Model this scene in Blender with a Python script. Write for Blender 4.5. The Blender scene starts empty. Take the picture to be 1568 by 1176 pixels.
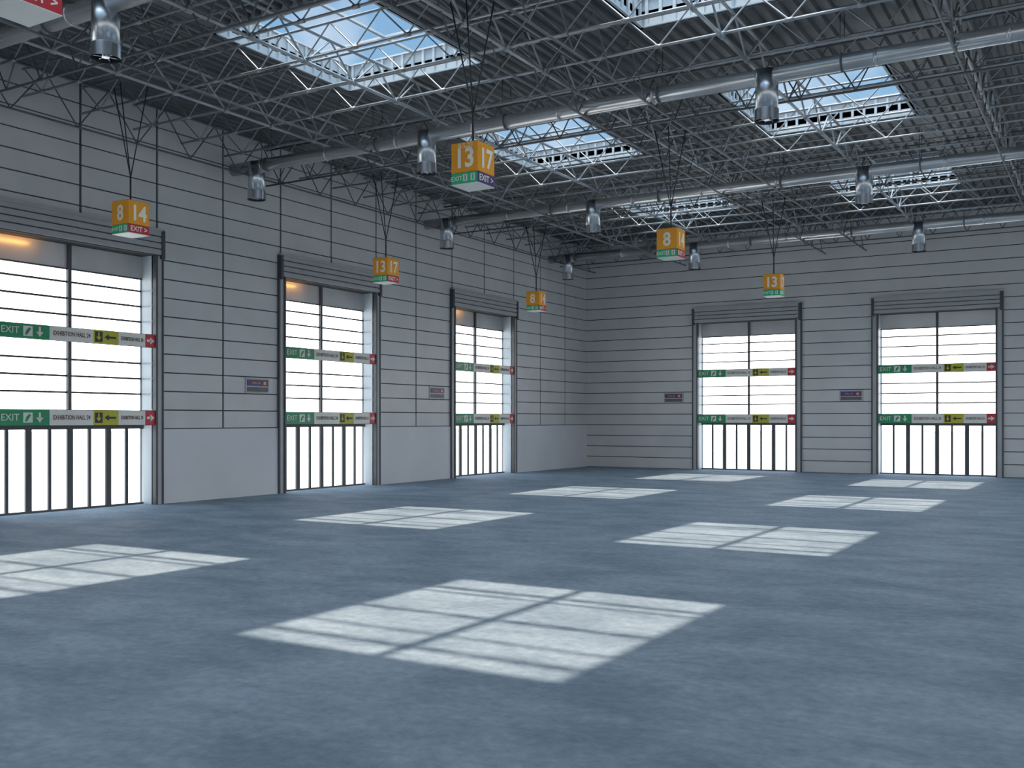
import bpy, math, random
from mathutils import Vector, Matrix
random.seed(3)
scene = bpy.context.scene

# ------------------------------------------------------------------ materials
def newmat(name):
    m = bpy.data.materials.new(name); m.use_nodes = True
    nt = m.node_tree
    return m, nt, nt.nodes["Principled BSDF"]

def simple(name, col, rough=0.6, metal=0.0, var=0.12, scale=3.0):
    m, nt, b = newmat(name)
    tc = nt.nodes.new("ShaderNodeTexCoord")
    n = nt.nodes.new("ShaderNodeTexNoise"); n.inputs["Scale"].default_value = scale; n.inputs["Detail"].default_value = 2
    nt.links.new(tc.outputs["Object"], n.inputs["Vector"])
    r = nt.nodes.new("ShaderNodeValToRGB")
    r.color_ramp.elements[0].position = 0.3; r.color_ramp.elements[1].position = 0.7
    r.color_ramp.elements[0].color = tuple(c*(1-var) for c in col)+(1,)
    r.color_ramp.elements[1].color = tuple(min(1, c*(1+var)) for c in col)+(1,)
    nt.links.new(n.outputs["Fac"], r.inputs["Fac"])
    nt.links.new(r.outputs["Color"], b.inputs["Base Color"])
    b.inputs["Roughness"].default_value = rough
    b.inputs["Metallic"].default_value = metal
    return m

M_panel = simple("wall_panel_grey", (0.58, 0.58, 0.585), 0.5, 0.0, 0.05, 1.2)
M_kick = simple("kick_panel_grey", (0.62, 0.64, 0.67), 0.5, 0.0, 0.05, 0.8)
M_gap = simple("panel_joint_dark", (0.04, 0.042, 0.045), 0.8)
M_frame = simple("door_frame_grey", (0.38, 0.39, 0.40), 0.45, 0.1, 0.06)
M_dark = simple("dark_steel_bar", (0.06, 0.065, 0.07), 0.5, 0.3, 0.1)
M_shut = simple("shutter_metal", (0.55, 0.56, 0.57), 0.32, 0.35, 0.15, 0.8)
M_reveal = simple("reveal_panel", (0.50, 0.57, 0.62), 0.5, 0.0, 0.04)
M_steel = simple("galvanised_steel", (0.33, 0.35, 0.37), 0.4, 0.6, 0.2, 2.0)
M_steel2 = simple("grey_painted_steel", (0.10, 0.105, 0.11), 0.5, 0.3, 0.2, 2.0)
M_duct = simple("duct_sheet_metal", (0.56, 0.57, 0.58), 0.26, 0.75, 0.15, 1.5)
M_chrome = simple("vent_polished_metal", (0.60, 0.62, 0.65), 0.27, 1.0, 0.06, 4)
M_deck = simple("roof_deck_dark", (0.095, 0.10, 0.105), 0.5, 0.2, 0.2, 1.0)
M_curb = simple("skylight_curb_white", (0.45, 0.5, 0.53), 0.5, 0.1, 0.08, 2)
M_green = simple("sign_green", (0.0, 0.27, 0.10), 0.45, 0, 0.04)
M_green2 = simple("sign_bright_green", (0.01, 0.50, 0.22), 0.45, 0, 0.04)
M_white = simple("sign_white", (0.8, 0.78, 0.72), 0.5, 0, 0.03)
M_yellow = simple("sign_yellow", (0.50, 0.47, 0.02), 0.5, 0, 0.04)
M_red = simple("sign_red", (0.55, 0.015, 0.03), 0.45, 0, 0.04)
M_orange = simple("sign_orange", (1.0, 0.36, 0.010), 0.4, 0, 0.04)
M_purple = simple("sign_purple", (0.07, 0.03, 0.16), 0.45, 0, 0.05)
M_black = simple("sign_black", (0.02, 0.02, 0.02), 0.5, 0, 0.05)
M_text = simple("sign_text_cream", (0.98, 0.93, 0.78), 0.5, 0, 0.02)
M_tbrown = simple("sign_text_brown", (0.12, 0.07, 0.05), 0.5, 0, 0.02)
M_ground = simple("outdoor_concrete", (0.62, 0.62, 0.6), 0.8, 0, 0.08, 0.4)

# floor concrete
M_floor, nt, b = newmat("floor_concrete")
tc = nt.nodes.new("ShaderNodeTexCoord")
def noise(scale, detail, rough=0.55, vec=None, dist=0.0):
    n = nt.nodes.new("ShaderNodeTexNoise"); n.inputs["Scale"].default_value = scale
    n.inputs["Detail"].default_value = detail; n.inputs["Roughness"].default_value = rough
    n.inputs["Distortion"].default_value = dist
    nt.links.new(vec or tc.outputs["Object"], n.inputs["Vector"]); return n
mp = nt.nodes.new("ShaderNodeMapping"); mp.inputs["Scale"].default_value = (0.6, 1.0, 1)
mp.inputs["Rotation"].default_value = (0, 0, -0.5)
nt.links.new(tc.outputs["Object"], mp.inputs["Vector"])
n1 = noise(1.3, 8, 0.68, mp.outputs[0], 0.3); n2 = noise(11, 5, 0.65); n3 = noise(70, 2)
r1 = nt.nodes.new("ShaderNodeValToRGB")
r1.color_ramp.elements[0].position = 0.38; r1.color_ramp.elements[0].color = (0.145, 0.195, 0.252, 1)
r1.color_ramp.elements[1].position = 0.62; r1.color_ramp.elements[1].color = (0.250, 0.308, 0.368, 1)
nt.links.new(n1.outputs["Fac"], r1.inputs["Fac"])
r2 = nt.nodes.new("ShaderNodeValToRGB")
r2.color_ramp.elements[0].position = 0.3; r2.color_ramp.elements[0].color = (0.74, 0.74, 0.74, 1)
r2.color_ramp.elements[1].position = 0.7; r2.color_ramp.elements[1].color = (1.14, 1.14, 1.14, 1)
nt.links.new(n2.outputs["Fac"], r2.inputs["Fac"])
mm = nt.nodes.new("ShaderNodeMix"); mm.data_type = 'RGBA'; mm.blend_type = 'MULTIPLY'; mm.inputs[0].default_value = 1
nt.links.new(r1.outputs[0], mm.inputs[6]); nt.links.new(r2.outputs[0], mm.inputs[7])
nt.links.new(mm.outputs[2], b.inputs["Base Color"])
b.inputs["Roughness"].default_value = 0.7
b.inputs["Specular IOR Level"].default_value = 0.3
ad = nt.nodes.new("ShaderNodeMath"); ad.operation = 'ADD'
nt.links.new(n2.outputs["Fac"], ad.inputs[0]); nt.links.new(n3.outputs["Fac"], ad.inputs[1])
bp = nt.nodes.new("ShaderNodeBump"); bp.inputs["Strength"].default_value = 0.4; bp.inputs["Distance"].default_value = 0.02
nt.links.new(ad.outputs[0], bp.inputs["Height"]); nt.links.new(bp.outputs[0], b.inputs["Normal"])

# ------------------------------------------------------------------ mesh builder
class MB:
    def __init__(s): s.v=[]; s.f=[]; s.m=[]; s.sm=[]; s.mats=[]
    def mi(s, mat):
        if mat not in s.mats: s.mats.append(mat)
        return s.mats.index(mat)
    def box(s, x0,x1,y0,y1,z0,z1, mat):
        if x0>x1: x0,x1=x1,x0
        if y0>y1: y0,y1=y1,y0
        if z0>z1: z0,z1=z1,z0
        i=len(s.v)
        s.v += [(x0,y0,z0),(x1,y0,z0),(x1,y1,z0),(x0,y1,z0),(x0,y0,z1),(x1,y0,z1),(x1,y1,z1),(x0,y1,z1)]
        k=s.mi(mat)
        for q in ((0,3,2,1),(4,5,6,7),(0,1,5,4),(1,2,6,5),(2,3,7,6),(3,0,4,7)):
            s.f.append(tuple(i+a for a in q)); s.m.append(k); s.sm.append(False)
    def tube(s, p0, p1, r, mat, n=6, caps=True, r1=None, smooth=True):
        p0=Vector(p0); p1=Vector(p1); d=(p1-p0)
        if d.length<1e-6: return
        d.normalize()
        a=Vector((0,0,1)) if abs(d.z)<0.9 else Vector((1,0,0))
        u=d.cross(a).normalized(); w=d.cross(u)
        r1 = r if r1 is None else r1
        i=len(s.v); k=s.mi(mat)
        for p,rr in ((p0,r),(p1,r1)):
            for j in range(n):
                t=2*math.pi*j/n
                q=p+u*(rr*math.cos(t))+w*(rr*math.sin(t)); s.v.append(q[:])
        for j in range(n):
            s.f.append((i+j,i+(j+1)%n,i+n+(j+1)%n,i+n+j)); s.m.append(k); s.sm.append(smooth)
        if caps:
            s.f.append(tuple(i+j for j in reversed(range(n)))); s.m.append(k); s.sm.append(False)
            s.f.append(tuple(i+n+j for j in range(n))); s.m.append(k); s.sm.append(False)
    def poly(s, pts, mat):
        i=len(s.v); s.v += [tuple(p) for p in pts]
        s.f.append(tuple(range(i,i+len(pts)))); s.m.append(s.mi(mat)); s.sm.append(False)
    def build(s, name, parent=None):
        me=bpy.data.meshes.new(name); me.from_pydata(s.v,[],s.f)
        for m in s.mats: me.materials.append(m)
        me.polygons.foreach_set("material_index", s.m)
        me.polygons.foreach_set("use_smooth", s.sm)
        me.update()
        o=bpy.data.objects.new(name, me); scene.collection.objects.link(o)
        if parent: o.parent=parent
        return o

def empty(name, loc=(0,0,0)):
    e=bpy.data.objects.new(name,None); e.empty_display_size=0.3; e.location=loc
    scene.collection.objects.link(e); return e

def text(body, loc, rotz, size, mat, parent, name="lettering", sx=1.0, bold=0.0):
    c=bpy.data.curves.new(name,'FONT'); c.body=body; c.size=size; c.align_x='CENTER'; c.align_y='CENTER'
    c.extrude=0.001; c.offset=bold; c.resolution_u=3
    c.materials.append(mat)
    o=bpy.data.objects.new(name,c); scene.collection.objects.link(o)
    o.location=loc; o.rotation_euler=(math.pi/2,0,rotz); o.scale=(sx,1,1)
    if parent: o.parent=parent
    return o

# ------------------------------------------------------------------ room dimensions
XL, XR, YB, YF = -16.6, 16.0, 33.0, -12.0
ZT = 8.0
ROW = 0.38
class Side:
    def __init__(s, fn, rz): s.fn=fn; s.rz=rz
    def box(s, mb, u0,u1,w0,w1,z0,z1,mat):
        a=s.fn(u0,w0); b=s.fn(u1,w1)
        mb.box(a[0],b[0],a[1],b[1],z0,z1,mat)
    def pt(s,u,w,z):
        a=s.fn(u,w); return (a[0],a[1],z)
left  = Side(lambda u,w:(XL-w,u), math.pi/2)
back  = Side(lambda u,w:(u,YB+w), 0.0)
right = Side(lambda u,w:(XR+w,-u), -math.pi/2)
front = Side(lambda u,w:(-u,YF-w), math.pi)
HW=1.69; FW=0.17; DZ=5.0; HZ=5.5

def subtract(a,b,holes):
    segs=[(a,b)]
    for h0,h1 in holes:
        n=[]
        for s0,s1 in segs:
            if h1<=s0 or h0>=s1: n.append((s0,s1)); continue
            if h0>s0: n.append((s0,h0))
            if h1<s1: n.append((h1,s1))
        segs=n
    return segs

def make_wall(name, side, u0, u1, doors, joints, kick):
    mb=MB()
    holes=[(c-HW,c+HW) for c in doors]
    ext=0.4 if kick else 0.0
    for a,b in subtract(u0-ext,u1+ext,holes): side.box(mb,a,b,0.03,0.40,0,ZT+0.1,M_gap)
    for a,b in holes: side.box(mb,a,b,0.03,0.40,DZ,ZT+0.1,M_gap)
    g=0.013
    for k in range(22):
        z0=k*ROW; z1=min((k+1)*ROW, ZT+0.05)
        if z0>=ZT: break
        if kick and k<4: continue
        segs=subtract(u0,u1,holes) if z0<5.3 else [(u0,u1)]
        for a,b in segs:
            cuts=[a]+[j for j in joints if a+0.1<j<b-0.1]+[b]
            for i in range(len(cuts)-1):
                gg=0.028 if joints else 0
                side.box(mb,cuts[i]+(gg if i>0 else 0),cuts[i+1]-(gg if i<len(cuts)-2 else 0),0.0,0.035,z0+g,z1-g,M_panel)
    if kick:
        for a,b in subtract(u0,u1,holes):
            side.box(mb,a,b,-0.02,0.035,0,4*ROW-0.01,M_kick)
    return mb.build(name)

ldoors=[12.05+7.02*k for k in (-3,-2,-1,0,1,2)]
ljoints=[12.05+1.755*k for k in range(-14,14)]
make_wall("wall_left", left, YF, YB, ldoors, ljoints, True)
bdoors=[-10.64+5.91*k for k in range(0,5)]
make_wall("wall_back", back, XL, XR, bdoors, [], False)
rdoors=[-d for d in ldoors]
make_wall("wall_right", right, -YB, -YF, rdoors, [-j for j in ljoints][::-1], True)
fdoors=[-d for d in bdoors]
make_wall("wall_front", front, -XR, -XL, fdoors, [], False)

# ------------------------------------------------------------------ floor / ground
mb=MB(); mb.box(XL-0.4,XR+0.4,YF-0.4,YB+0.4,-0.2,0,M_floor); mb.build("floor")
mb=MB(); mb.box(-150,150,-150,180,-0.5,-0.21,M_ground); mb.build("ground_outside")

# ------------------------------------------------------------------ doors
ZL=[4.30,3.99,3.68,2.84,2.53,2.22]
def make_door(n, side, c, lamp=False, detail=True):
    e=empty("door_%d"%n, side.pt(c,0,0))
    inv=Matrix.Translation(e.location).inverted()
    kids=[]
    mb=MB()
    for sgn in (-1,1):
        side.box(mb,c+sgn*HW,c+sgn*(HW+FW),-0.05,0.03,0,HZ,M_frame)
        side.box(mb,c+sgn*(HW-0.03),c+sgn*(HW+0.02),-0.08,0.05,0,DZ,M_dark)
        side.box(mb,c+sgn*(HW+FW-0.03),c+sgn*(HW+FW+0.01),-0.065,0.03,0,HZ,M_dark)
    side.box(mb,c-HW-FW,c+HW+FW,-0.05,0.05,DZ,HZ-0.02,M_dark)
    for k in range(4):
        z=DZ+0.02+k*0.125
        side.box(mb,c-HW-0.1,c+HW+0.1,-0.10,-0.05,z,z+0.10,M_frame)
    side.box(mb,c-HW-FW,c+HW+FW,-0.12,0.0,HZ-0.02,HZ+0.04,M_frame)
    for sgn in (-1,1):
        side.box(mb,c+sgn*(HW+0.09),c+sgn*(HW+FW),-0.12,0.0,DZ-0.06,HZ,M_dark)
    kids.append(mb.build("door_frame_and_housing"))
    mb=MB()
    side.box(mb,c-HW,c+HW,0.36,0.39,4.55,DZ,M_shut)
    side.box(mb,c-HW,c+HW,0.34,0.37,4.53,4.56,M_dark)
    side.box(mb,c-0.035,c+0.035,0.31,0.38,1.55,DZ,M_dark)
    for z in ZL:
        side.box(mb,c-HW,c+HW,0.35,0.375,z-0.019,z+0.019,M_dark)
    for sgn in (-1,1):
        side.box(mb,c+sgn*(HW-0.03),c+sgn*HW,0.02,0.38,0,DZ,M_reveal)
        for z in ZL+[1.9]:
            side.box(mb,c+sgn*(HW-0.036),c+sgn*(HW-0.025),0.02,0.36,z-0.012,z+0.012,M_frame)
        side.box(mb,c+sgn*(HW-0.055),c+sgn*(HW-0.03),0.355,0.38,0,4.55,M_frame)
    kids.append(mb.build("header_and_glazing_bars"))
    mb=MB()
    side.box(mb,c-HW,c+HW,0.29,0.35,1.52,1.60,M_dark)
    side.box(mb,c-HW,c+HW,0.29,0.35,0.0,0.04,M_dark)
    for i in range(1,8):
        u=c-HW+2*HW*i/8
        hw=0.03 if i%2 else 0.06
        side.box(mb,u-hw,u+hw,0.30,0.34,0.03,1.53,M_dark)
    kids.append(mb.build("barrier_bars"))
    mb=MB()
    secs=[(0,.30,M_green),(.30,.57,M_white),(.57,.735,M_yellow),(.735,.92,M_white),(.92,1.0,M_red)]
    L=2*HW
    for z0,z1 in ((1.60,1.88),(3.15,3.40)):
        for a,b2,m in secs:
            side.box(mb,c-HW+L*a,c-HW+L*b2,-0.055,-0.02,z0,z1,m)
        side.box(mb,c-HW,c+HW,-0.02,0.0,z0-0.01,z1+0.01,M_dark)
        zc=(z0+z1)/2
        W=-0.058
        def P(us,zs,mat):
            mb.poly([side.pt(c-HW+u,W,zc+z) for u,z in zip(us,zs)],mat)
        P((.50,.68,.68,.50),(-.09,-.09,.09,.09),M_white)
        mb.poly([side.pt(c-HW+u,W-.002,zc+z) for u,z in ((.53,-.07),(.57,-.07),(.65,.04),(.62,.07),(.56,.02))],M_green)
        P((.80,.84,.84,.80),(-.02,-.02,.09,.09),M_white)
        P((.75,.82,.89),(0,-.09,0),M_white)
        y0=L*.57
        P((y0+.03,y0+.2,y0+.2,y0+.03),(-.1,-.1,.1,.1),M_black)
        mb.poly([side.pt(c-HW+u,W-.002,zc+z) for u,z in ((y0+.06,0),(y0+.115,-.07),(y0+.17,0))],M_yellow)
        mb.poly([side.pt(c-HW+u,W-.002,zc+z) for u,z in ((y0+.1,0),(y0+.13,0),(y0+.13,.08),(y0+.1,.08))],M_yellow)
        P((y0+.24,y0+.34,y0+.34),(0,-.06,.06),M_black)
        P((y0+.33,y0+.5,y0+.5,y0+.33),(-.02,-.02,.02,.02),M_black)
        x0=L*.92
        P((x0+.04,x0+.14,x0+.14,x0+.04),(-.025,-.025,.025,.025),M_white)
        P((x0+.12,x0+.22,x0+.12),(-.07,0,.07),M_white)
        if detail:
            kids.append(text("EXIT", side.pt(c-HW+.25,W-.003,zc), side.rz, .17, M_white, None,"exit_lettering"))
            kids.append(text("EXHIBITION HALL 24", side.pt(c-HW+L*.435,W-.003,zc), side.rz, .115, M_tbrown, None,"hall_lettering",0.72,0.002))
            kids.append(text("EXHIBITION HALL 24", side.pt(c-HW+L*.828,W-.003,zc), side.rz, .10, M_tbrown, None,"hall_lettering",0.55,0.002))
    kids.append(mb.build("sign_bands"))
    if lamp:
        # slim amber strip lamp tucked under the soffit, washing the header panel
        p=side.pt(c-HW+0.55,0.14,4.94)
        l=bpy.data.lights.new("amber_strip_light",'AREA'); l.shape='RECTANGLE'; l.size=0.03; l.size_y=0.9
        l.energy=1.6; l.color=(1,0.42,0.08)
        o=bpy.data.objects.new("amber_strip_light",l); scene.collection.objects.link(o); o.location=p
        o.rotation_euler=(0,math.pi/2,0)
        kids.append(o)
    for k in kids:
        k.parent=e; k.matrix_parent_inverse=inv
nd=1
for c in ldoors: make_door(nd,left,c,lamp=c>8); nd+=1
for c in bdoors: make_door(nd,back,c); nd+=1
for c in rdoors: make_door(nd,right,c,detail=False); nd+=1
for c in fdoors: make_door(nd,front,c,detail=False); nd+=1

def plaque(side,u):
    e=empty("wall_plaque", side.pt(u,0,2.47))
    inv=Matrix.Translation(e.location).inverted()
    mb=MB()
    side.box(mb,u-.36,u+.36,-.03,.0,2.30,2.64,M_frame)
    side.box(mb,u-.32,u+.32,-.045,-.03,2.46,2.60,M_purple)
    side.box(mb,u-.32,u+.32,-.04,-.03,2.33,2.43,M_steel2)
    side.box(mb,u+.17,u+.25,-.048,-.045,2.49,2.56,M_orange)
    a=mb.build("plaque_board")
    t=text("HALL 24", side.pt(u-.06,-.05,2.525), side.rz, .07, M_orange, None, "plaque_lettering")
    for k in (a,t): k.parent=e; k.matrix_parent_inverse=inv
for u in (16.55,23.55): plaque(left,u)
for u in (-13.2,-7.22): plaque(back,u)

# ------------------------------------------------------------------ ceiling
skx=[-11+6*k for k in range(5)]; SHX=1.5
sky=[13.2+7.05*k for k in (-3,-2,-1,0,1,2)]; SHY=1.68
mb=MB()
def deck(x0,x1,y0,y1):
    P=0.22; D=0.06
    pts=[(x0,ZT)]
    k=math.ceil(x0/P)
    while k*P<x1:
        b0=k*P
        for dx,dz in ((0,0),(0.03,D),(0.11,D),(0.14,0)):
            xx=b0+dx
            if x0<xx<x1: pts.append((xx,ZT+dz))
        k+=1
    pts.append((x1,ZT))
    i=len(mb.v); kk=mb.mi(M_deck)
    for (xx,z) in pts: mb.v.append((xx,y0,z)); mb.v.append((xx,y1,z))
    for j in range(len(pts)-1):
        a=i+2*j
        mb.f.append((a,a+1,a+3,a+2)); mb.m.append(kk); mb.sm.append(False)
ex=[XL-0.4]
for c in skx: ex += [c-SHX,c+SHX]
ex.append(XR+0.4)
for i in range(len(ex)-1):
    if ex[i+1]<=ex[i]: continue
    ys=[(YF-.4,YB+.4)] if i%2==0 else subtract(YF-.4,YB+.4,[(c-SHY,c+SHY) for c in sky])
    for a,b2 in ys:
        deck(ex[i],ex[i+1],a,b2)
        mb.box(ex[i],ex[i+1],a,b2,ZT+.08,ZT+.2,M_deck)
mb.build("ceiling")

# skylights
wn=1
for cx in skx:
    for cy in sky:
        mb=MB()
        z0,z1=ZT-0.07,ZT+0.42
        x0,x1,y0,y1=cx-SHX,cx+SHX,cy-SHY,cy+SHY
        t=.04
        mb.box(x0-t,x1+t,y0-t,y0,z0,z1,M_curb); mb.box(x0-t,x1+t,y1,y1+t,z0,z1,M_curb)
        mb.box(x0-t,x0,y0,y1,z0,z1,M_curb); mb.box(x1,x1+t,y0,y1,z0,z1,M_curb)
        n=13
        for i in range(n):
            u=x0+.1+(x1-x0-.2)*i/(n-1)
            for yy,s in ((y1,-1),(y0,1)):
                mb.box(u-.025,u+.025,yy,yy+s*.035,z0+.03,z1-.03,M_curb)
        n=15
        for i in range(n):
            u=y0+.1+(y1-y0-.2)*i/(n-1)
            for xx,s in ((x1,-1),(x0,1)):
                mb.box(xx,xx+s*.035,u-.025,u+.025,z0+.03,z1-.03,M_curb)
        for zz in (z0,z1-.03):
            mb.box(x0-.06,x1+.06,y0-.05,y0+.045,zz,zz+.03,M_curb); mb.box(x0-.06,x1+.06,y1-.045,y1+.05,zz,zz+.03,M_curb)
            mb.box(x0-.05,x0+.045,y0,y1,zz,zz+.03,M_curb); mb.box(x1-.045,x1+.05,y0,y1,zz,zz+.03,M_curb)
        for k in (-1,1):
            yy=cy+0.84*k
            mb.box(x0,x1,yy-.028,yy+.028,z1-.04,z1,M_curb)
        mb.box(cx-.03,cx+.03,y0,y1,z1-.04,z1,M_curb)
        mb.build("window_%d"%wn); wn+=1

# ------------------------------------------------------------------ roof trusses (one space grid)
T=MB()
def truss(axis,c,a,b,zb,zt,pitch,mat,r=0.012,rc=0.02,off=0.0,node=True):
    mb=T
    def Q(u,z): return (c,u,z) if axis=='y' else (u,c,z)
    mb.tube(Q(a,zb),Q(b,zb),rc,mat,6)
    mb.tube(Q(a,zt),Q(b,zt),rc,mat,6)
    k=math.ceil((a-off)/pitch)
    if off+k*pitch-pitch/2>a: mb.tube(Q(off+k*pitch-pitch/2,zt),Q(off+k*pitch,zb),r,mat,5,False)
    while off+(k)*pitch<b:
        u=off+k*pitch
        if u+pitch/2<b: mb.tube(Q(u,zb),Q(u+pitch/2,zt),r,mat,5,False)
        if u+pitch<b: mb.tube(Q(u+pitch/2,zt),Q(u+pitch,zb),r,mat,5,False)
        if node: mb.tube(Q(u-.06,zb),Q(u+.06,zb),rc*1.5,mat,6)
        k+=1
for x in [-14+3*k for k in range(10)]:
    truss('y',x,YF+.05,YB-.05,7.36,7.88,1.175,M_steel,0.018,0.029,13.2)
for y in [13.2+1.175*k for k in range(-21,17)]:
    truss('x',y,XL+.05,XR-.05,7.40,7.88,1.0,M_steel,0.013,0.022,-11)
for y in [9.75+7.05*k for k in range(-3,4)]:
    truss('x',y,XL+.05,XR-.05,7.0,7.8,0.9,M_steel2,0.013,0.02,0,False)
for x in [-16.2,-12.75,-8.0,-6.75,-2.0,4,10]:
    truss('y',x,YF+.05,YB-.05,7.02,7.84,1.3,M_steel2,0.013,0.02,0,False)
T.build("roof_truss_grid")

# ------------------------------------------------------------------ ducts with vents
dy=[1.5,8.65,15.85,23.05,30.25]
for y in dy:
    e=empty("air_duct",(0,y,7.12)); inv=Matrix.Translation(e.location).inverted()
    kids=[]
    mb=MB()
    mb.tube((XL,y,7.16),(XR,y,7.16),0.13,M_duct,28)
    x=XL+.9
    while x<XR:
        mb.tube((x-.025,y,7.16),(x+.025,y,7.16),0.138,M_duct,28); x+=1.8
    for xx in [XL+1+3*k for k in range(11)]:
        mb.tube((xx,y-.145,7.16),(xx,y-.145,7.95),.008,M_steel2,5); mb.tube((xx,y+.145,7.16),(xx,y+.145,7.95),.008,M_steel2,5)
        mb.tube((xx-.012,y,7.16),(xx+.012,y,7.16),.148,M_steel2,20)
    kids.append(mb.build("duct_pipe"))
    for x in (-15.9,-11.4,-4.77,1.5,8):
        mb=MB()
        mb.tube((x,y,6.62),(x,y,7.24),.180,M_chrome,32)
        mb.tube((x,y,6.45),(x,y,6.62),.190,M_chrome,32,False)
        mb.tube((x,y,6.62),(x,y,6.63),.190,M_chrome,32,True,.18)
        mb.tube((x,y,6.445),(x,y,6.60),.176,M_black,32,False)
        mb.tube((x,y,6.55),(x,y,6.60),.17,M_black,24,True)
        mb.tube((x,y,6.46),(x,y,6.56),.05,M_chrome,16)
        mb.tube((x,y,6.44),(x,y,6.455),.195,M_chrome,32,False)
        for k in range(6):
            a=k*math.pi/3
            mb.tube((x+.05*math.cos(a),y+.05*math.sin(a),6.47),(x+.185*math.cos(a),y+.185*math.sin(a),6.47),.009,M_chrome,6)
        kids.append(mb.build("vent_outlet"))
    for k in kids: k.parent=e; k.matrix_parent_inverse=inv

# ------------------------------------------------------------------ hanging signs
def hanging(x,y,n1,n2,col2,label):
    z0,z1,zm=4.86,5.42,5.02
    e=empty("hanging_sign",(x,y,z0)); inv=Matrix.Translation(e.location).inverted()
    w=.21; mb=MB()
    mb.box(x-w,x+w,y-w,y+w,zm,z1,M_orange)
    mb.box(x-w+.001,x+w-.001,y-w+.001,y+w-.001,z1,z1+.004,M_steel2)
    mb.box(x-w,x+w,y-w,y+w,z0+.01,zm-.006,M_green2)
    mb.box(x+w-.004,x+w+.004,y-w,y+w,z0+.01,zm-.006,col2)
    mb.box(x-w+.004,x-w-.004,y-w,y+w,z0+.01,zm-.006,col2)
    mb.box(x-w-.002,x+w+.002,y-w-.002,y+w+.002,z0,z0+.01,M_white)
    for dx in (-.02,.1):
        mb.box(x+dx,x+dx+.07,y-w-.004,y-w,z0+.04,zm-.03,M_white)
        mb.box(x+dx+.025,x+dx+.045,y-w-.006,y-w,z0+.05,zm-.04,M_green2)
    body=mb.build("sign_box")
    mb=MB()
    mb.tube((x,y,z1),(x,y,z1+.05),.03,M_steel2,10)
    mb.tube((x,y,z1+.03),(x,y,z1+.45),.016,M_black,6)
    for dx,dyy in ((-.30,-.1),(.25,.15),(.05,-.25)):
        mb.tube((x,y,z1+.43),(x+dx,y+dyy,7.4),.011,M_black,6)
    cab=mb.build("suspension_cables")
    kids=[body,cab]
    zt=(zm+z1)/2
    kids.append(text(n1,(x,y-w-.003,zt-.02),0,.36,M_text,None,"number",0.9,0.01))
    kids.append(text(n2,(x+w+.003,y,zt-.02),math.pi/2,.36,M_text,None,"number",0.9,0.01))
    kids.append(text("EXIT",(x-.12,y-w-.005,(z0+zm)/2),0,.09,M_text,None,"exit_lettering"))
    kids.append(text("EXIT >",(x+w+.006,y,(z0+zm)/2),math.pi/2,.12,M_text,None,"exit_lettering",1.0,0.002))
    if label: kids.append(text(label,(x+.02,y-w-.003,z1-.05),0,.09,M_text,None,"date_lettering"))
    for k in kids: k.parent=e; k.matrix_parent_inverse=inv
hanging(-14.5,11.5,"8","14",M_red,None)
hanging(-14.5,18.55,"13","17",M_red,None)
hanging(-14.5,25.6,"8","14",M_red,None)
hanging(-7.5,11.5,"13","17",M_purple,"8-5-23")
hanging(-7.5,18.6,"8","14",M_red,None)
hanging(-7.55,25.7,"13","17",M_green2,None)
hanging(-7.30,4.77,"8","14",M_red,None)

# ------------------------------------------------------------------ lighting
sd=Vector((0.45,1.2,-8.1)).normalized()
l=bpy.data.lights.new("sun",'SUN'); l.energy=6.2; l.color=(1,0.88,0.72); l.angle=math.radians(0.95)
o=bpy.data.objects.new("sun",l); scene.collection.objects.link(o)
o.rotation_euler=sd.to_track_quat('-Z','Y').to_euler(); o.location=(0,0,30)

w=bpy.data.worlds.new("sky"); scene.world=w; w.use_nodes=True
nt=w.node_tree; bg=nt.nodes["Background"]
tc=nt.nodes.new("ShaderNodeTexCoord"); sp=nt.nodes.new("ShaderNodeSeparateXYZ")
nt.links.new(tc.outputs["Generated"],sp.inputs[0])
r=nt.nodes.new("ShaderNodeValToRGB")
nt.links.new(sp.outputs["Z"],r.inputs["Fac"])
e=r.color_ramp.elements
e[0].position=0.0; e[0].color=(0.99,0.985,1,1)
e[1].position=1.0; e[1].color=(0.75,0.9,1.0,1)
for p,cc in ((0.125,(0.99,0.985,1.0)),(0.155,(0.065,0.105,0.15)),(0.30,(0.042,0.082,0.13)),(0.45,(0.033,0.068,0.12)),(0.62,(0.11,0.19,0.28)),(0.78,(0.58,0.75,0.93))):
    a=e.new(p); a.color=cc+(1,)
n=nt.nodes.new("ShaderNodeTexNoise"); n.inputs["Scale"].default_value=6; n.inputs["Detail"].default_value=4
nt.links.new(tc.outputs["Generated"],n.inputs["Vector"])
cr=nt.nodes.new("ShaderNodeValToRGB"); cr.color_ramp.elements[0].position=.50; cr.color_ramp.elements[1].position=.72
cr.color_ramp.elements[0].color=(0,0,0,1); cr.color_ramp.elements[1].color=(.10,.08,.05,1)
nt.links.new(n.outputs["Fac"],cr.inputs[0])
mx=nt.nodes.new("ShaderNodeMix"); mx.data_type='RGBA'; mx.blend_type='ADD'; mx.inputs[0].default_value=1
nt.links.new(cr.outputs[0],mx.inputs[7]); nt.links.new(r.outputs[0],mx.inputs[6])
nt.links.new(mx.outputs[2],bg.inputs[0]); bg.inputs[1].default_value=5.5

# ------------------------------------------------------------------ camera
cam=bpy.data.cameras.new("camera"); co=bpy.data.objects.new("camera",cam); scene.collection.objects.link(co)
co.location=(0,0,1.7); co.rotation_euler=(math.pi/2,0,math.radians(30.9))
cam.sensor_width=36; cam.lens=35.52; cam.shift_y=0.035; cam.clip_end=500
scene.camera=co
scene.view_settings.view_transform='Standard'
scene.view_settings.look='None'
scene.view_settings.gamma=1.12
